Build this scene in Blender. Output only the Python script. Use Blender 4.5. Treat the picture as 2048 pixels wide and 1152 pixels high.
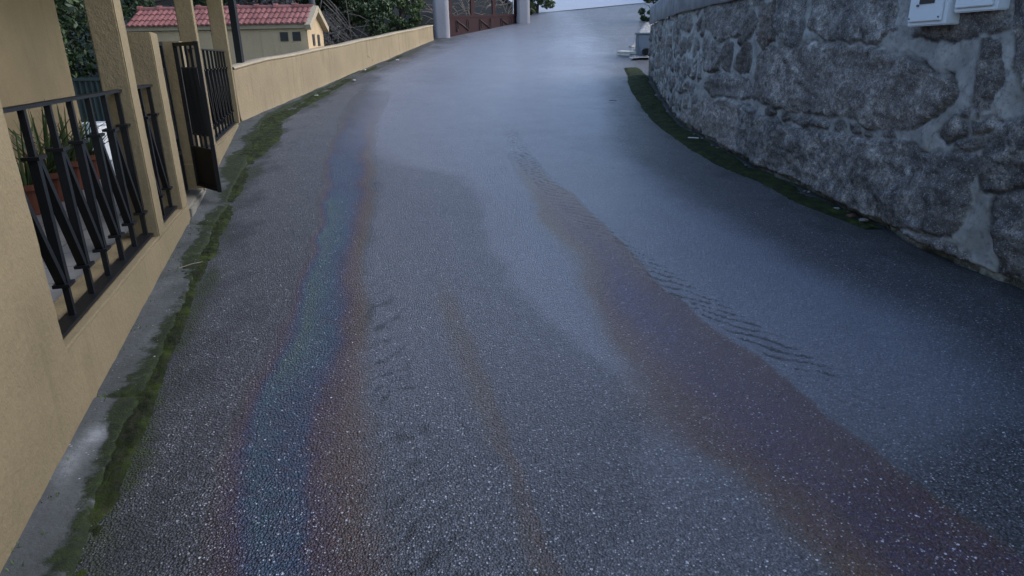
import bpy, bmesh, math, random
import numpy as np
from mathutils import Vector, Matrix, noise as mnoise
R = math.radians
sc = bpy.context.scene
C = sc.collection
for o in list(bpy.data.objects): bpy.data.objects.remove(o)

# ------------------------------------------------------------ camera, sky, sun, exposure
F = 1335.0; TH = R(19.3); RO = R(1.1); H = 1.5       # focal length in pixels, tilt, roll, eye height
cam = bpy.data.cameras.new("camera"); camo = bpy.data.objects.new("camera", cam); C.objects.link(camo)
cam.sensor_width = 36; cam.lens = F / 2048 * 36; cam.clip_end = 500; cam.clip_start = 0.05
camo.matrix_world = Matrix.Translation((0, 0, H)) @ Matrix.Rotation(math.pi / 2 - TH, 4, 'X') @ Matrix.Rotation(-RO, 4, 'Z')
sc.camera = camo
w = bpy.data.worlds.new("World"); sc.world = w; w.use_nodes = True
wn = w.node_tree.nodes; wl = w.node_tree.links
sky = wn.new("ShaderNodeTexSky"); sky.sky_type = 'NISHITA'; sky.sun_disc = False
SUN_EL, SUN_ROT = 36.0, 80.0
sky.sun_elevation = R(SUN_EL); sky.sun_rotation = R(SUN_ROT)
sky.altitude = 200; sky.air_density = 1.1; sky.dust_density = 2.0; sky.ozone_density = 2.0
wl.new(sky.outputs[0], wn["Background"].inputs[0]); wn["Background"].inputs[1].default_value = 0.14
sun = bpy.data.lights.new("sun", 'SUN'); suno = bpy.data.objects.new("sun", sun); C.objects.link(suno)
sun.energy = 0.5; sun.angle = R(60); sun.color = (1.0, 0.95, 0.90)
suno.rotation_euler = (R(90 - SUN_EL), 0, R(180 - SUN_ROT))
sc.view_settings.view_transform = 'Standard'; sc.view_settings.look = 'None'
sc.view_settings.exposure = 1.52; sc.view_settings.gamma = 1.0
sc.render.engine = 'CYCLES'

# ------------------------------------------------------------ terrain profile and measuring helpers
PY = [-40, -5, 0, 3, 7, 10, 12, 16, 20, 24, 28, 34, 45, 200]
PZ = [-2.4, -.3, 0, .18, .42, .64, .84, 1.36, 1.97, 2.62, 3.3, 4.3, 6.0, 32]
YY = np.arange(-40, 200, .25); ZZ = np.interp(YY, PY, PZ)
_k = np.exp(-np.linspace(-2, 2, 21) ** 2); _k /= _k.sum()
ZZ = np.convolve(np.pad(ZZ, 10, mode='edge'), _k, 'valid')
def zt(y): return np.interp(y, YY, ZZ)
def ray(px, py):
    a = (px - 1024) / F; b = (576 - py) / F
    a, b = a * math.cos(RO) + b * math.sin(RO), b * math.cos(RO) - a * math.sin(RO)
    return (a, math.cos(TH) + b * math.sin(TH), b * math.cos(TH) - math.sin(TH))
def gnd(px, py):                                       # pixel of the photograph -> point on the sloping street
    r = ray(px, py); t = .5
    while t < 80:
        if H + t * r[2] < zt(t * r[1]): break
        t += .01
    return Vector((t * r[0], t * r[1], H + t * r[2]))
def rowy(py): return gnd(1024, py).y
def colx(px, py): return gnd(px, py).x
def aty(px, py, Y):
    r = ray(px, py); t = Y / r[1]; return Vector((t * r[0], Y, H + t * r[2]))
WC, WK = -1.0552, -.2837                                 # street face of the porch
def S(y, o, z): return Vector((WC + WK * y - o * .962, y - o * .272, z))

# ------------------------------------------------------------ object helpers
def tag(o, label=None, cat=None, group=None, kind=None):
    if label: o['label'] = label
    if cat: o['category'] = cat
    if group: o['group'] = group
    if kind: o['kind'] = kind
    return o
def empty(name, loc, label, cat, group=None):
    o = bpy.data.objects.new(name, None); C.objects.link(o); o.location = loc; o.empty_display_size = .1
    return tag(o, label, cat, group)
def link(name, me, mat, parent=None, smooth=False):
    o = bpy.data.objects.new(name, me); C.objects.link(o)
    if mat: me.materials.append(mat)
    if parent:
        o.parent = parent; o.location = -Vector(parent.location)
    if smooth: me.shade_smooth()
    return o
def obj(name, bm, mat, parent=None, smooth=False):
    me = bpy.data.meshes.new(name); bm.normal_update(); bm.to_mesh(me); bm.free()
    return link(name, me, mat, parent, smooth)
def hexa(bm, p):                                       # p: 8 points, bottom four then top four, counter-clockwise
    v = [bm.verts.new(q) for q in p]
    for f in ((3, 2, 1, 0), (4, 5, 6, 7), (0, 1, 5, 4), (1, 2, 6, 5), (2, 3, 7, 6), (3, 0, 4, 7)):
        bm.faces.new([v[i] for i in f])
def box(bm, x0, x1, y0, y1, z0, z1):
    hexa(bm, [(x0, y0, z0), (x1, y0, z0), (x1, y1, z0), (x0, y1, z0), (x0, y0, z1), (x1, y0, z1), (x1, y1, z1), (x0, y1, z1)])
def sbox(bm, y0, y1, o0, o1, z0, z1, z0b=None, z1b=None):
    z0b = z0 if z0b is None else z0b; z1b = z1 if z1b is None else z1b
    hexa(bm, [S(y0, o1, z0), S(y0, o0, z0), S(y1, o0, z0b), S(y1, o1, z0b), S(y0, o1, z1), S(y0, o0, z1), S(y1, o0, z1b), S(y1, o1, z1b)])
def bar(bm, a, b, w, d=None, up=Vector((0, 0, 1))):    # a square bar from a to b
    a = Vector(a); b = Vector(b); d = d or w
    t = (b - a).normalized()
    if abs(t.dot(up)) > .95: up = Vector((.272, -.962, 0)) if True else up
    s = t.cross(up).normalized() * w / 2; u = s.cross(t).normalized() * d / 2
    hexa(bm, [a - s - u, a + s - u, a + s + u, a - s + u, b - s - u, b + s - u, b + s + u, b - s + u])
def tube(bm, pts, rad, n=6):
    rings = []
    for i, p in enumerate(pts):
        p = Vector(p); t = (Vector(pts[min(i + 1, len(pts) - 1)]) - Vector(pts[max(i - 1, 0)])).normalized()
        s = t.cross(Vector((.3, .2, 1)) if abs(t.z) < .9 else Vector((1, 0, 0))).normalized(); u = s.cross(t)
        r = rad[i] if hasattr(rad, '__len__') else rad
        rings.append([bm.verts.new(p + (s * math.cos(a) + u * math.sin(a)) * r) for a in [2 * math.pi * k / n for k in range(n)]])
    for a, b in zip(rings, rings[1:]):
        for k in range(n): bm.faces.new((a[k], a[(k + 1) % n], b[(k + 1) % n], b[k]))
    bm.faces.new(rings[0][::-1]); bm.faces.new(rings[-1])
def roughen(bm, cut, amp, sc_=6.0, bev=.008, seg1=True):          # uneven hand-rendered faces with worn edges
    if bev: bm.normal_update(); bmesh.ops.bevel(bm, geom=[e for e in bm.edges if len(e.link_faces) == 2 and e.calc_face_angle(0) > .4], offset=bev, segments=2, affect='EDGES', clamp_overlap=True)
    if seg1: pass
    for it in range(9):
        es = [e for e in bm.edges if e.calc_length() > cut]
        if not es: break
        bmesh.ops.subdivide_edges(bm, edges=es, cuts=1, use_grid_fill=True)
    bmesh.ops.triangulate(bm, faces=[f for f in bm.faces if len(f.verts) > 4])
    for v in bm.verts:
        p = v.co * sc_
        v.co += (mnoise.noise_vector(p) + mnoise.noise_vector(p * 4.1) * .45) * amp
def mesh_np(name, V, faces, mat, parent=None, smooth=False):
    me = bpy.data.meshes.new(name); me.from_pydata([tuple(v) for v in V], [], faces); me.update()
    return link(name, me, mat, parent, smooth)
def grid_np(name, X, Y, Z, mat, parent=None, attrs=None, smooth=True):
    n, m = X.shape
    me = bpy.data.meshes.new(name)
    co = np.stack([X, Y, Z], -1).reshape(-1, 3).astype(np.float32)
    i = np.arange(n * m).reshape(n, m)
    q = np.stack([i[:-1, :-1], i[:-1, 1:], i[1:, 1:], i[1:, :-1]], -1).reshape(-1, 4)
    me.vertices.add(n * m); me.vertices.foreach_set("co", co.ravel())
    me.loops.add(q.size); me.loops.foreach_set("vertex_index", q.ravel().astype(np.int32))
    me.polygons.add(len(q)); me.polygons.foreach_set("loop_start", (np.arange(len(q)) * 4).astype(np.int32))
    me.update(calc_edges=True)
    for k, a in (attrs or {}).items():
        at_ = me.attributes.new(k, 'FLOAT', 'POINT'); at_.data.foreach_set("value", a.ravel().astype(np.float32))
    return link(name, me, mat, parent, smooth)
def vnoise(x, y, seed=0):                              # value noise
    xi = np.floor(x).astype(np.int64); yi = np.floor(y).astype(np.int64); fx = x - xi; fy = y - yi
    fx = fx * fx * (3 - 2 * fx); fy = fy * fy * (3 - 2 * fy)
    def h(a, b):
        n = (a * 374761393 + b * 668265263 + seed * 974711) & 0xffffffff
        n = ((n ^ (n >> 13)) * 1274126177) & 0xffffffff
        return ((n ^ (n >> 16)) & 0xffff) / 65535.0
    return (h(xi, yi) * (1 - fx) + h(xi + 1, yi) * fx) * (1 - fy) + (h(xi, yi + 1) * (1 - fx) + h(xi + 1, yi + 1) * fx) * fy
def fbm(x, y, o=4, seed=0, g=.5):
    s = 0; a = 1; t = 0
    for k in range(o):
        s = s + a * (vnoise(x, y, seed + k) - .5); t += a; x = x * 2.03 + 7.1; y = y * 2.03 + 3.7; a *= g
    return s / t * 2
def sstep(a, b, x):
    t = np.clip((x - a) / (b - a), 0, 1); return t * t * (3 - 2 * t)

# ------------------------------------------------------------ materials
class M:
    def __init__(s, name):
        s.m = bpy.data.materials.new(name); s.m.use_nodes = True
        s.nt = s.m.node_tree; s.n = s.nt.nodes; s.p = s.n["Principled BSDF"]
        s.co = s.n.new("ShaderNodeTexCoord").outputs["Object"]
    def L(s, a, b): s.nt.links.new(a, b)
    def noise(s, scale, detail=4, rough=.55, vec=None, sc3=None, dist=0):
        t = s.n.new("ShaderNodeTexNoise"); t.inputs["Scale"].default_value = scale; t.inputs["Detail"].default_value = detail
        t.inputs["Roughness"].default_value = rough; t.inputs["Distortion"].default_value = dist
        v = vec or s.co
        if sc3:
            mp = s.n.new("ShaderNodeMapping"); mp.inputs["Scale"].default_value = sc3; s.L(v, mp.inputs[0]); v = mp.outputs[0]
        s.L(v, t.inputs["Vector"]); return t.outputs["Fac"]
    def voro(s, scale, feature='F1', out="Distance", rnd=1):
        t = s.n.new("ShaderNodeTexVoronoi"); t.feature = feature; t.inputs["Scale"].default_value = scale
        t.inputs["Randomness"].default_value = rnd
        s.L(s.co, t.inputs["Vector"]); return t.outputs[out]
    def ramp(s, v, stops):
        r = s.n.new("ShaderNodeValToRGB"); e = r.color_ramp.elements
        while len(e) < len(stops): e.new(.5)
        for k, (p, c) in enumerate(stops):
            e[k].position = p; e[k].color = (c, c, c, 1) if not hasattr(c, '__len__') else (*c, 1)
        s.L(v, r.inputs[0]); return r.outputs[0]
    def mix(s, f, a, b, mode='MIX'):
        x = s.n.new("ShaderNodeMix"); x.data_type = 'RGBA'; x.blend_type = mode
        for i, v in ((0, f), (6, a), (7, b)):
            if isinstance(v, (int, float)): x.inputs[i].default_value = v if i == 0 else (v, v, v, 1)
            elif isinstance(v, (tuple, list)): x.inputs[i].default_value = (*v, 1)
            else: s.L(v, x.inputs[i])
        return x.outputs[2]
    def math(s, op, a, b=0.0, c=None):
        x = s.n.new("ShaderNodeMath"); x.operation = op
        for i, v in enumerate((a, b, c)):
            if v is None: continue
            if isinstance(v, (int, float)): x.inputs[i].default_value = v
            else: s.L(v, x.inputs[i])
        return x.outputs[0]
    def attr(s, name):
        a = s.n.new("ShaderNodeAttribute"); a.attribute_name = name; return a.outputs["Fac"]
    def bump(s, h, strength=.5, dist=.01, prev=None):
        b = s.n.new("ShaderNodeBump"); b.inputs["Strength"].default_value = strength; b.inputs["Distance"].default_value = dist
        s.L(h, b.inputs["Height"])
        if prev: s.L(prev, b.inputs["Normal"])
        return b.outputs[0]
    def set(s, color=None, rough=None, normal=None, spec=None, metal=None):
        for k, v in (("Base Color", color), ("Roughness", rough), ("Normal", normal), ("Specular IOR Level", spec), ("Metallic", metal)):
            if v is None: continue
            if isinstance(v, (int, float)): s.p.inputs[k].default_value = v
            elif isinstance(v, tuple): s.p.inputs[k].default_value = (*v, 1)
            else: s.L(v, s.p.inputs[k])
        return s.m
def plain(name, c, rough=.6, nscale=30, var=.25, bump=.2, spec=.4, metal=0):
    m = M(name); n = m.noise(nscale, 5)
    col = m.mix(n, tuple(v * (1 - var) for v in c), tuple(min(1, v * (1 + var)) for v in c))
    return m.set(col, rough, m.bump(m.noise(nscale * 3, 3), bump, .004), spec, metal)
def stucco(name, c, stain=1.0):
    m = M(name)
    big = m.noise(1.6, 5, .6); streak = m.noise(3, 5, .65, sc3=(3.0, 3.0, .35)); fine = m.noise(60, 5, .6)
    col = m.mix(m.ramp(big, [(.3, 0.), (.75, 1.)]), tuple(v * .84 for v in c), tuple(v * 1.08 for v in c))
    col = m.mix(m.ramp(fine, [(.35, .25), (.6, 0.)]), col, tuple(v * .55 for v in c))
    col = m.mix(m.math('MULTIPLY', m.ramp(streak, [(.53, 0.), (.75, 1.)]), .45 * stain), col, (c[0] * .42, c[1] * .43, c[2] * .42))
    spots = m.ramp(m.noise(14, 6, .7, dist=.6), [(.66, 0.), (.74, 1.)])
    col = m.mix(m.math('MULTIPLY', spots, .5 * stain), col, (c[0] * .35, c[1] * .33, c[2] * .3))
    h = m.math('ADD', m.math('MULTIPLY', m.noise(28, 3, .5), 1.0), m.math('MULTIPLY', m.noise(110, 3, .6), .6))
    pits = m.ramp(m.voro(35), [(0, 0.), (.28, 1.)])
    nb = m.bump(h, .6, .008); nb = m.bump(pits, .16, .006, nb)
    return m.set(col, .85, nb, .25)
MAT = {}
MAT['stucco'] = stucco('yellow_render', (.212, .170, .100), .8)
MAT['stucco_out'] = stucco('outbuilding_render', (.43, .325, .20), .9)
MAT['stucco_pale'] = stucco('pale_render', (.34, .285, .20), .5)
MAT['stucco_low'] = stucco('boundary_render', (.245, .195, .122), 1.3)
MAT['stucco_step'] = stucco('step_render', (.19, .18, .15), 1.6)
MAT['pink'] = stucco('pillar_paint', (.32, .30, .32), .6)
MAT['black'] = plain('black_iron', (.0045, .005, .006), .45, 40, .4, .35, .3)
MAT['brown_iron'] = plain('red_brown_iron', (.026, .012, .014), .8, 12, .25, .2, .15)
MAT['brown_dark'] = plain('dark_red_brown_iron', (.016, .006, .007), .5, 12, .25, .2, .4)
MAT['terracotta'] = plain('terracotta', (.095, .032, .020), .8, 20, .3, .3, .3)
MAT['white'] = plain('white_plastic', (.62, .66, .70), .4, 8, .06, .05, .4)
MAT['glass_dark'] = plain('dark_glass', (.008, .009, .010), .45, 8, .2, 0, .6)
MAT['grey_box'] = plain('grey_cabinet_paint', (.13, .15, .175), .6, 6, .12, .1, .3)
MAT['green_metal'] = plain('dark_green_metal', (.018, .034, .034), .55, 6, .25, .1, .4)
MAT['board'] = plain('weathered_board', (.42, .40, .36), .8, 18, .3, .4, .2)
MAT['litter'] = plain('pale_litter', (.6, .6, .6), .7, 30, .15, .2, .3)
MAT['deadleaf'] = plain('dead_leaf', (.085, .045, .032), .8, 40, .4, .3, .3)
MAT['bark'] = plain('bark', (.045, .036, .030), .9, 25, .5, .8, .2)
MAT['twig_dark'] = plain('grey_twig', (.085, .078, .075), .8, 25, .4, .4, .2)
MAT['twig'] = plain('dry_twig', (.22, .18, .15), .8, 25, .4, .4, .2)
MAT['soil'] = plain('dark_soil', (.010, .010, .008), .95, 6, .5, .8, .1)
def leafmat(name, a, b, rough=.55):
    m = M(name); oi = m.n.new("ShaderNodeNewGeometry").outputs["Random Per Island"]
    col = m.mix(oi, a, b); return m.set(col, rough, None, .4)
MAT['leaf_dark'] = leafmat('leaf_dark', (.012, .028, .012), (.045, .075, .026))
MAT['leaf_mid'] = leafmat('leaf_mid', (.025, .05, .018), (.075, .105, .035))
MAT['leaf_grey'] = leafmat('leaf_grey', (.03, .035, .035), (.11, .10, .10))
MAT['leaf_pot'] = leafmat('leaf_pot', (.02, .045, .016), (.06, .09, .03))
MAT['grass'] = leafmat('grass_blade', (.025, .05, .010), (.08, .12, .02), .7)

def mat_moss():
    m = M('moss'); n = m.noise(9, 6, .65); f = m.noise(120, 4, .7)
    col = m.ramp(n, [(.30, (.006, .008, .004)), (.50, (.019, .028, .007)), (.72, (.050, .073, .011))])
    col = m.mix(m.ramp(m.noise(30, 4, .7), [(.5, 0.), (.7, 1.)]), col, (.035, .032, .026))
    return m.set(col, .95, m.bump(f, 1.0, .012), .15)
MAT['moss'] = mat_moss()
def mat_concrete():
    m = M('old_concrete'); n = m.noise(2.6, 7, .6, dist=.3); g = m.attr('moss'); pale = m.attr('pale')
    col = m.ramp(n, [(.3, (.038, .043, .042)), (.6, (.075, .082, .084)), (.8, (.115, .122, .128))])
    col = m.mix(m.math('MULTIPLY', pale, m.ramp(m.noise(7, 6, .7), [(.25, 0.), (.6, 1.)])), col, (.26, .275, .29))
    mo = m.ramp(m.math('ADD', m.math('MULTIPLY', g, 1.0), m.math('MULTIPLY', m.math('SUBTRACT', m.noise(11, 7, .7), .5), 1.6)), [(.38, 0.), (.62, 1.)])
    mc = m.ramp(m.noise(24, 5, .7), [(.3, (.009, .012, .007)), (.55, (.018, .027, .009)), (.75, (.035, .052, .011))])
    col = m.mix(mo, col, mc)
    col = m.mix(m.ramp(m.voro(170, 'F1', 'Color'), [(.0, 0.), (.93, 0.), (.97, 1.)]), col, (.35, .35, .36))
    h = m.math('ADD', m.math('MULTIPLY', m.noise(45, 5, .65), 1.), m.math('MULTIPLY', mo, m.noise(140, 3)))
    return m.set(col, m.mix(mo, .85, .95), m.bump(h, .6, .01), .3)
MAT['concrete'] = mat_concrete()

def mat_asphalt():
    m = M('wet_asphalt')
    oil = m.attr('oil'); film = m.attr('film'); painted_sheen = m.attr('painted_sheen'); tread = m.attr('tread'); dirt = m.attr('dirt')
    vd = m.voro(125); vc = m.voro(125, 'F1', 'Color'); v2 = m.voro(56, 'F1', 'Color'); vd2 = m.voro(56)
    sep = m.n.new("ShaderNodeSeparateColor"); m.L(vc, sep.inputs[0]); r1, r2 = sep.outputs[0], sep.outputs[1]
    sep2 = m.n.new("ShaderNodeSeparateColor"); m.L(v2, sep2.inputs[0]); s1, s2 = sep2.outputs[0], sep2.outputs[1]
    base = m.mix(r1, (.024, .026, .032), (.125, .131, .152))
    base = m.mix(m.ramp(m.noise(1.3, 5, .6), [(.3, 0.), (.7, .7)]), base, (.075, .080, .098))
    base = m.mix(m.ramp(vd, [(.30, 0.), (.75, .85)]), base, (.008, .008, .010))
    base = m.mix(1.0, base, m.ramp(m.noise(70, 4, .85), [(.34, .35), (.5, .95), (.66, 2.1)]), 'MULTIPLY')
    base = m.mix(m.math('MULTIPLY', film, .55), base, (.030, .017, .016))
    flake = m.math('MULTIPLY', m.ramp(r2, [(.82, 0.), (.90, 1.)]), m.ramp(vd, [(.30, 1.), (.45, 0.)]))
    base = m.mix(m.math('MULTIPLY', flake, .85), base, m.mix(r1, (.14, .145, .16), (.60, .62, .68)))
    flake2 = m.math('MULTIPLY', m.ramp(s2, [(.90, 0.), (.93, 1.)]), m.ramp(vd2, [(.18, 1.), (.30, 0.)]))
    base = m.mix(flake2, base, m.mix(s1, (.16, .165, .18), (.60, .62, .68)))
    base = m.mix(m.math('MULTIPLY', m.math('MULTIPLY', painted_sheen, .48), m.math('SUBTRACT', 1.0, m.math('MULTIPLY', film, .62))), base, m.mix(r1, (.22, .24, .30), (.36, .39, .48)))  # sky reflection painted as a paler bluish base, weaker under the oil film
    base = m.mix(m.math('MULTIPLY', dirt, .7), base, (.014, .016, .017))
    ms = m.ramp(m.math('ADD', m.attr('moss'), m.math('MULTIPLY', m.math('SUBTRACT', m.noise(35, 6, .75), .5), 1.1)), [(.38, 0.), (.68, 1.)])
    base = m.mix(ms, base, m.ramp(m.noise(16, 5, .7), [(.3, (.010, .012, .009)), (.55, (.022, .032, .010)), (.75, (.045, .060, .014))]))
    tex = m.ramp(m.math('ADD', m.math('MULTIPLY', tread, 1.5), m.math('MULTIPLY', m.math('SUBTRACT', m.noise(38, 5, .75), .5), 1.6)), [(.40, 0.), (.95, 1.)])
    base = m.mix(m.math('MULTIPLY', tex, .72), base, (.012, .012, .014))
    rough = m.math('SUBTRACT', .46, m.math('MULTIPLY', painted_sheen, .10))
    rough = m.math('ADD', rough, m.math('MULTIPLY', m.math('SUBTRACT', m.noise(3, 5), .5), .2))
    rough = m.math('ADD', rough, m.math('MULTIPLY', m.math('MAXIMUM', dirt, ms), .25))
    h = m.math('ADD', m.math('MULTIPLY', vd, -1.0), m.math('MULTIPLY', r1, .55))
    h = m.math('ADD', h, m.math('MULTIPLY', m.noise(260, 2), .4))
    nb = m.bump(m.math('SUBTRACT', m.noise(14, 5, .6), m.math('MULTIPLY', tex, .7)), .25, .012)
    nb = m.bump(h, 1.0, .010, nb)
    m.set(base, rough, nb, .5)
    on = m.ramp(oil, [(.02, 0.), (.10, 1.)])
    jit = m.math('MULTIPLY', m.math('SUBTRACT', m.noise(40, 5, .75, dist=1.0), .5), 55.0)
    th = m.math('MAXIMUM', m.math('ADD', m.math('MULTIPLY', oil, 415.0), m.math('MULTIPLY', jit, on)), 0.0)
    m.L(th, m.p.inputs["Thin Film Thickness"]); m.L(m.math('ADD', 1.505, m.math('MULTIPLY', m.math('MULTIPLY', film, m.ramp(m.noise(18, 5, .7), [(.25, .4), (.6, 1.)])), .24)), m.p.inputs["Thin Film IOR"])
    m.p.inputs["IOR"].default_value = 1.50
    return m.m
MAT['asphalt'] = mat_asphalt()
def mat_upper():
    m = M('asphalt_sky_glare'); n = m.noise(3, 6, .6)
    col = m.mix(n, (.20, .21, .235), (.30, .31, .34))  # grazing sky reflection put into the colour as a lighter tone
    return m.set(col, .5, m.bump(m.noise(80, 4), .5, .006), .5)
MAT['upper'] = mat_upper()
def mat_stone():
    m = M('granite_masonry'); mor = m.attr('mortar'); tint = m.attr('tint'); wa = m.attr('warm'); ms = m.attr('moss')
    n = m.noise(9, 9, .72, dist=.4); f = m.noise(38, 6, .7); sp = m.voro(140, 'F1', 'Color')
    sepn = m.n.new("ShaderNodeSeparateColor"); m.L(sp, sepn.inputs[0])
    st = m.ramp(n, [(.32, (.020, .019, .020)), (.44, (.10, .096, .095)), (.56, (.20, .19, .18)), (.70, (.48, .46, .435))])
    st = m.mix(m.ramp(f, [(.38, .5), (.55, 0.)]), st, (.02, .020, .021))
    st = m.mix(m.ramp(m.noise(1.7, 4, .6), [(.38, .65), (.6, 0.)]), st, (.045, .043, .043))
    st = m.mix(m.math('MULTIPLY', wa, .75), st, m.ramp(f, [(.3, (.035, .024, .018)), (.7, (.16, .125, .10))]))
    st = m.mix(m.math('MULTIPLY', m.ramp(sepn.outputs[0], [(.84, 0.), (.94, 1.)]), .28), st, (.36, .37, .40))
    st = m.mix(m.math('MULTIPLY', m.ramp(sepn.outputs[1], [(.78, 0.), (.9, 1.)]), .6), st, (.02, .02, .022))
    tn = m.n.new("ShaderNodeHueSaturation"); m.L(st, tn.inputs["Color"]); m.L(m.math('ADD', .65, m.math('MULTIPLY', tint, 1.9)), tn.inputs["Value"])
    mo = m.ramp(m.noise(5, 6, .6), [(.3, (.20, .202, .198)), (.7, (.40, .40, .39))])
    mo = m.mix(m.ramp(m.noise(24, 7, .78), [(.50, 0.), (.70, .7)]), mo, (.05, .052, .054))
    col = m.mix(mor, tn.outputs[0], mo)
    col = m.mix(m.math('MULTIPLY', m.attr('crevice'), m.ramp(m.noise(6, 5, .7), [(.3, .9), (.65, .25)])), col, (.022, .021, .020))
    gm = m.ramp(m.math('ADD', ms, m.math('MULTIPLY', m.math('SUBTRACT', m.noise(9, 6, .7), .5), 1.2)), [(.45, 0.), (.8, 1.)])
    col = m.mix(m.math('MULTIPLY', gm, .85), col, m.mix(f, (.012, .016, .008), (.05, .07, .02)))
    h = m.math('MULTIPLY', m.math('ADD', m.noise(22, 7, .72), m.math('MULTIPLY', m.noise(90, 4, .7), .5)), m.math('SUBTRACT', 1.0, m.math('MULTIPLY', mor, .45)))
    return m.set(col, .8, m.bump(h, .8, .016), .3)
MAT['stone'] = mat_stone()
def mat_coping():
    m = M('coping_concrete'); n = m.noise(4, 6, .65)
    col = m.ramp(n, [(.3, (.12, .12, .125)), (.7, (.26, .265, .28))])
    col = m.mix(m.ramp(m.noise(16, 5, .7), [(.55, 0.), (.7, .7)]), col, (.05, .05, .05))
    return m.set(col, .85, m.bump(m.noise(30, 5, .6), .6, .012), .3)
MAT['coping'] = mat_coping()
def mat_tile(name, a, b, size):
    m = M(name); br = m.n.new("ShaderNodeTexBrick"); br.offset = 0
    br.inputs["Scale"].default_value = 1; br.inputs["Brick Width"].default_value = size; br.inputs["Row Height"].default_value = size
    br.inputs["Mortar Size"].default_value = .006; br.inputs["Color1"].default_value = (*a, 1); br.inputs["Color2"].default_value = (*b, 1)
    br.inputs["Mortar"].default_value = (.05, .05, .055, 1)
    mp = m.n.new("ShaderNodeMapping"); mp.inputs["Rotation"].default_value = (0, 0, R(-15.8)); m.L(m.co, mp.inputs[0]); m.L(mp.outputs[0], br.inputs["Vector"])
    col = m.mix(m.ramp(m.noise(5, 5), [(.4, .35), (.7, 0.)]), br.outputs[0], (.09, .1, .11))
    return m.set(col, .35, None, .5)
MAT['tile'] = mat_tile('porch_tile', (.22, .24, .27), (.25, .27, .30), .33)
def mat_roof():
    m = M('clay_tile'); oi = m.n.new("ShaderNodeNewGeometry").outputs["Random Per Island"]
    col = m.mix(oi, (.165, .060, .052), (.245, .096, .084))
    col = m.mix(m.ramp(m.noise(9, 6, .7), [(.5, 0.), (.75, .7)]), col, (.10, .05, .05))
    return m.set(col, .75, m.bump(m.noise(60, 4), .4, .005), .3)
MAT['roof'] = mat_roof()
def mat_cobble():
    m = M('cobble'); d = m.voro(14, 'DISTANCE_TO_EDGE'); c = m.voro(14, 'F1', 'Color')
    col = m.mix(c, (.28, .27, .26), (.45, .43, .40)); col = m.mix(m.ramp(d, [(.03, 1.), (.1, 0.)]), col, (.05, .045, .04))
    return m.set(col, .8, m.bump(m.ramp(d, [(0, 0.), (.2, 1.)]), .8, .02), .3)
MAT['cobble'] = mat_cobble()

# ------------------------------------------------------------ street outline
LOWW = [gnd(*p) for p in ((482, 245), (545, 218), (620, 185), (700, 150), (800, 108), (868, 80))]
LOWW[0] = Vector((-3.87, 9.92, 0))
def left_x(y):
    ys = [-10, 9.92] + [p.y for p in LOWW[1:]] + [21.5, 24.6, 27, 60]
    xs = [WC + WK * -10, WC + WK * 9.92] + [p.x for p in LOWW[1:]] + [-1.9, .2, 0.6, -3]
    return np.interp(y, ys, xs)
RW = [(-3, 3.55), (1.5, 3.16), (2.6, 3.02)] + [(gnd(*p).y, gnd(*p).x) for p in ((2048, 590), (1963, 556), (1850, 508), (1755, 455), (1696, 428), (1592, 374), (1525, 347), (1466, 312), (1404, 276), (1351, 243), (1327, 205), (1303, 152))]
RW[-1] = (13.7, 2.75)
def wall_x(y): return np.interp(y, [a for a, b in RW], [b for a, b in RW])
def right_x(y): return np.where(y < 13.75, wall_x(y) + .12, 14.0)

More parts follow.
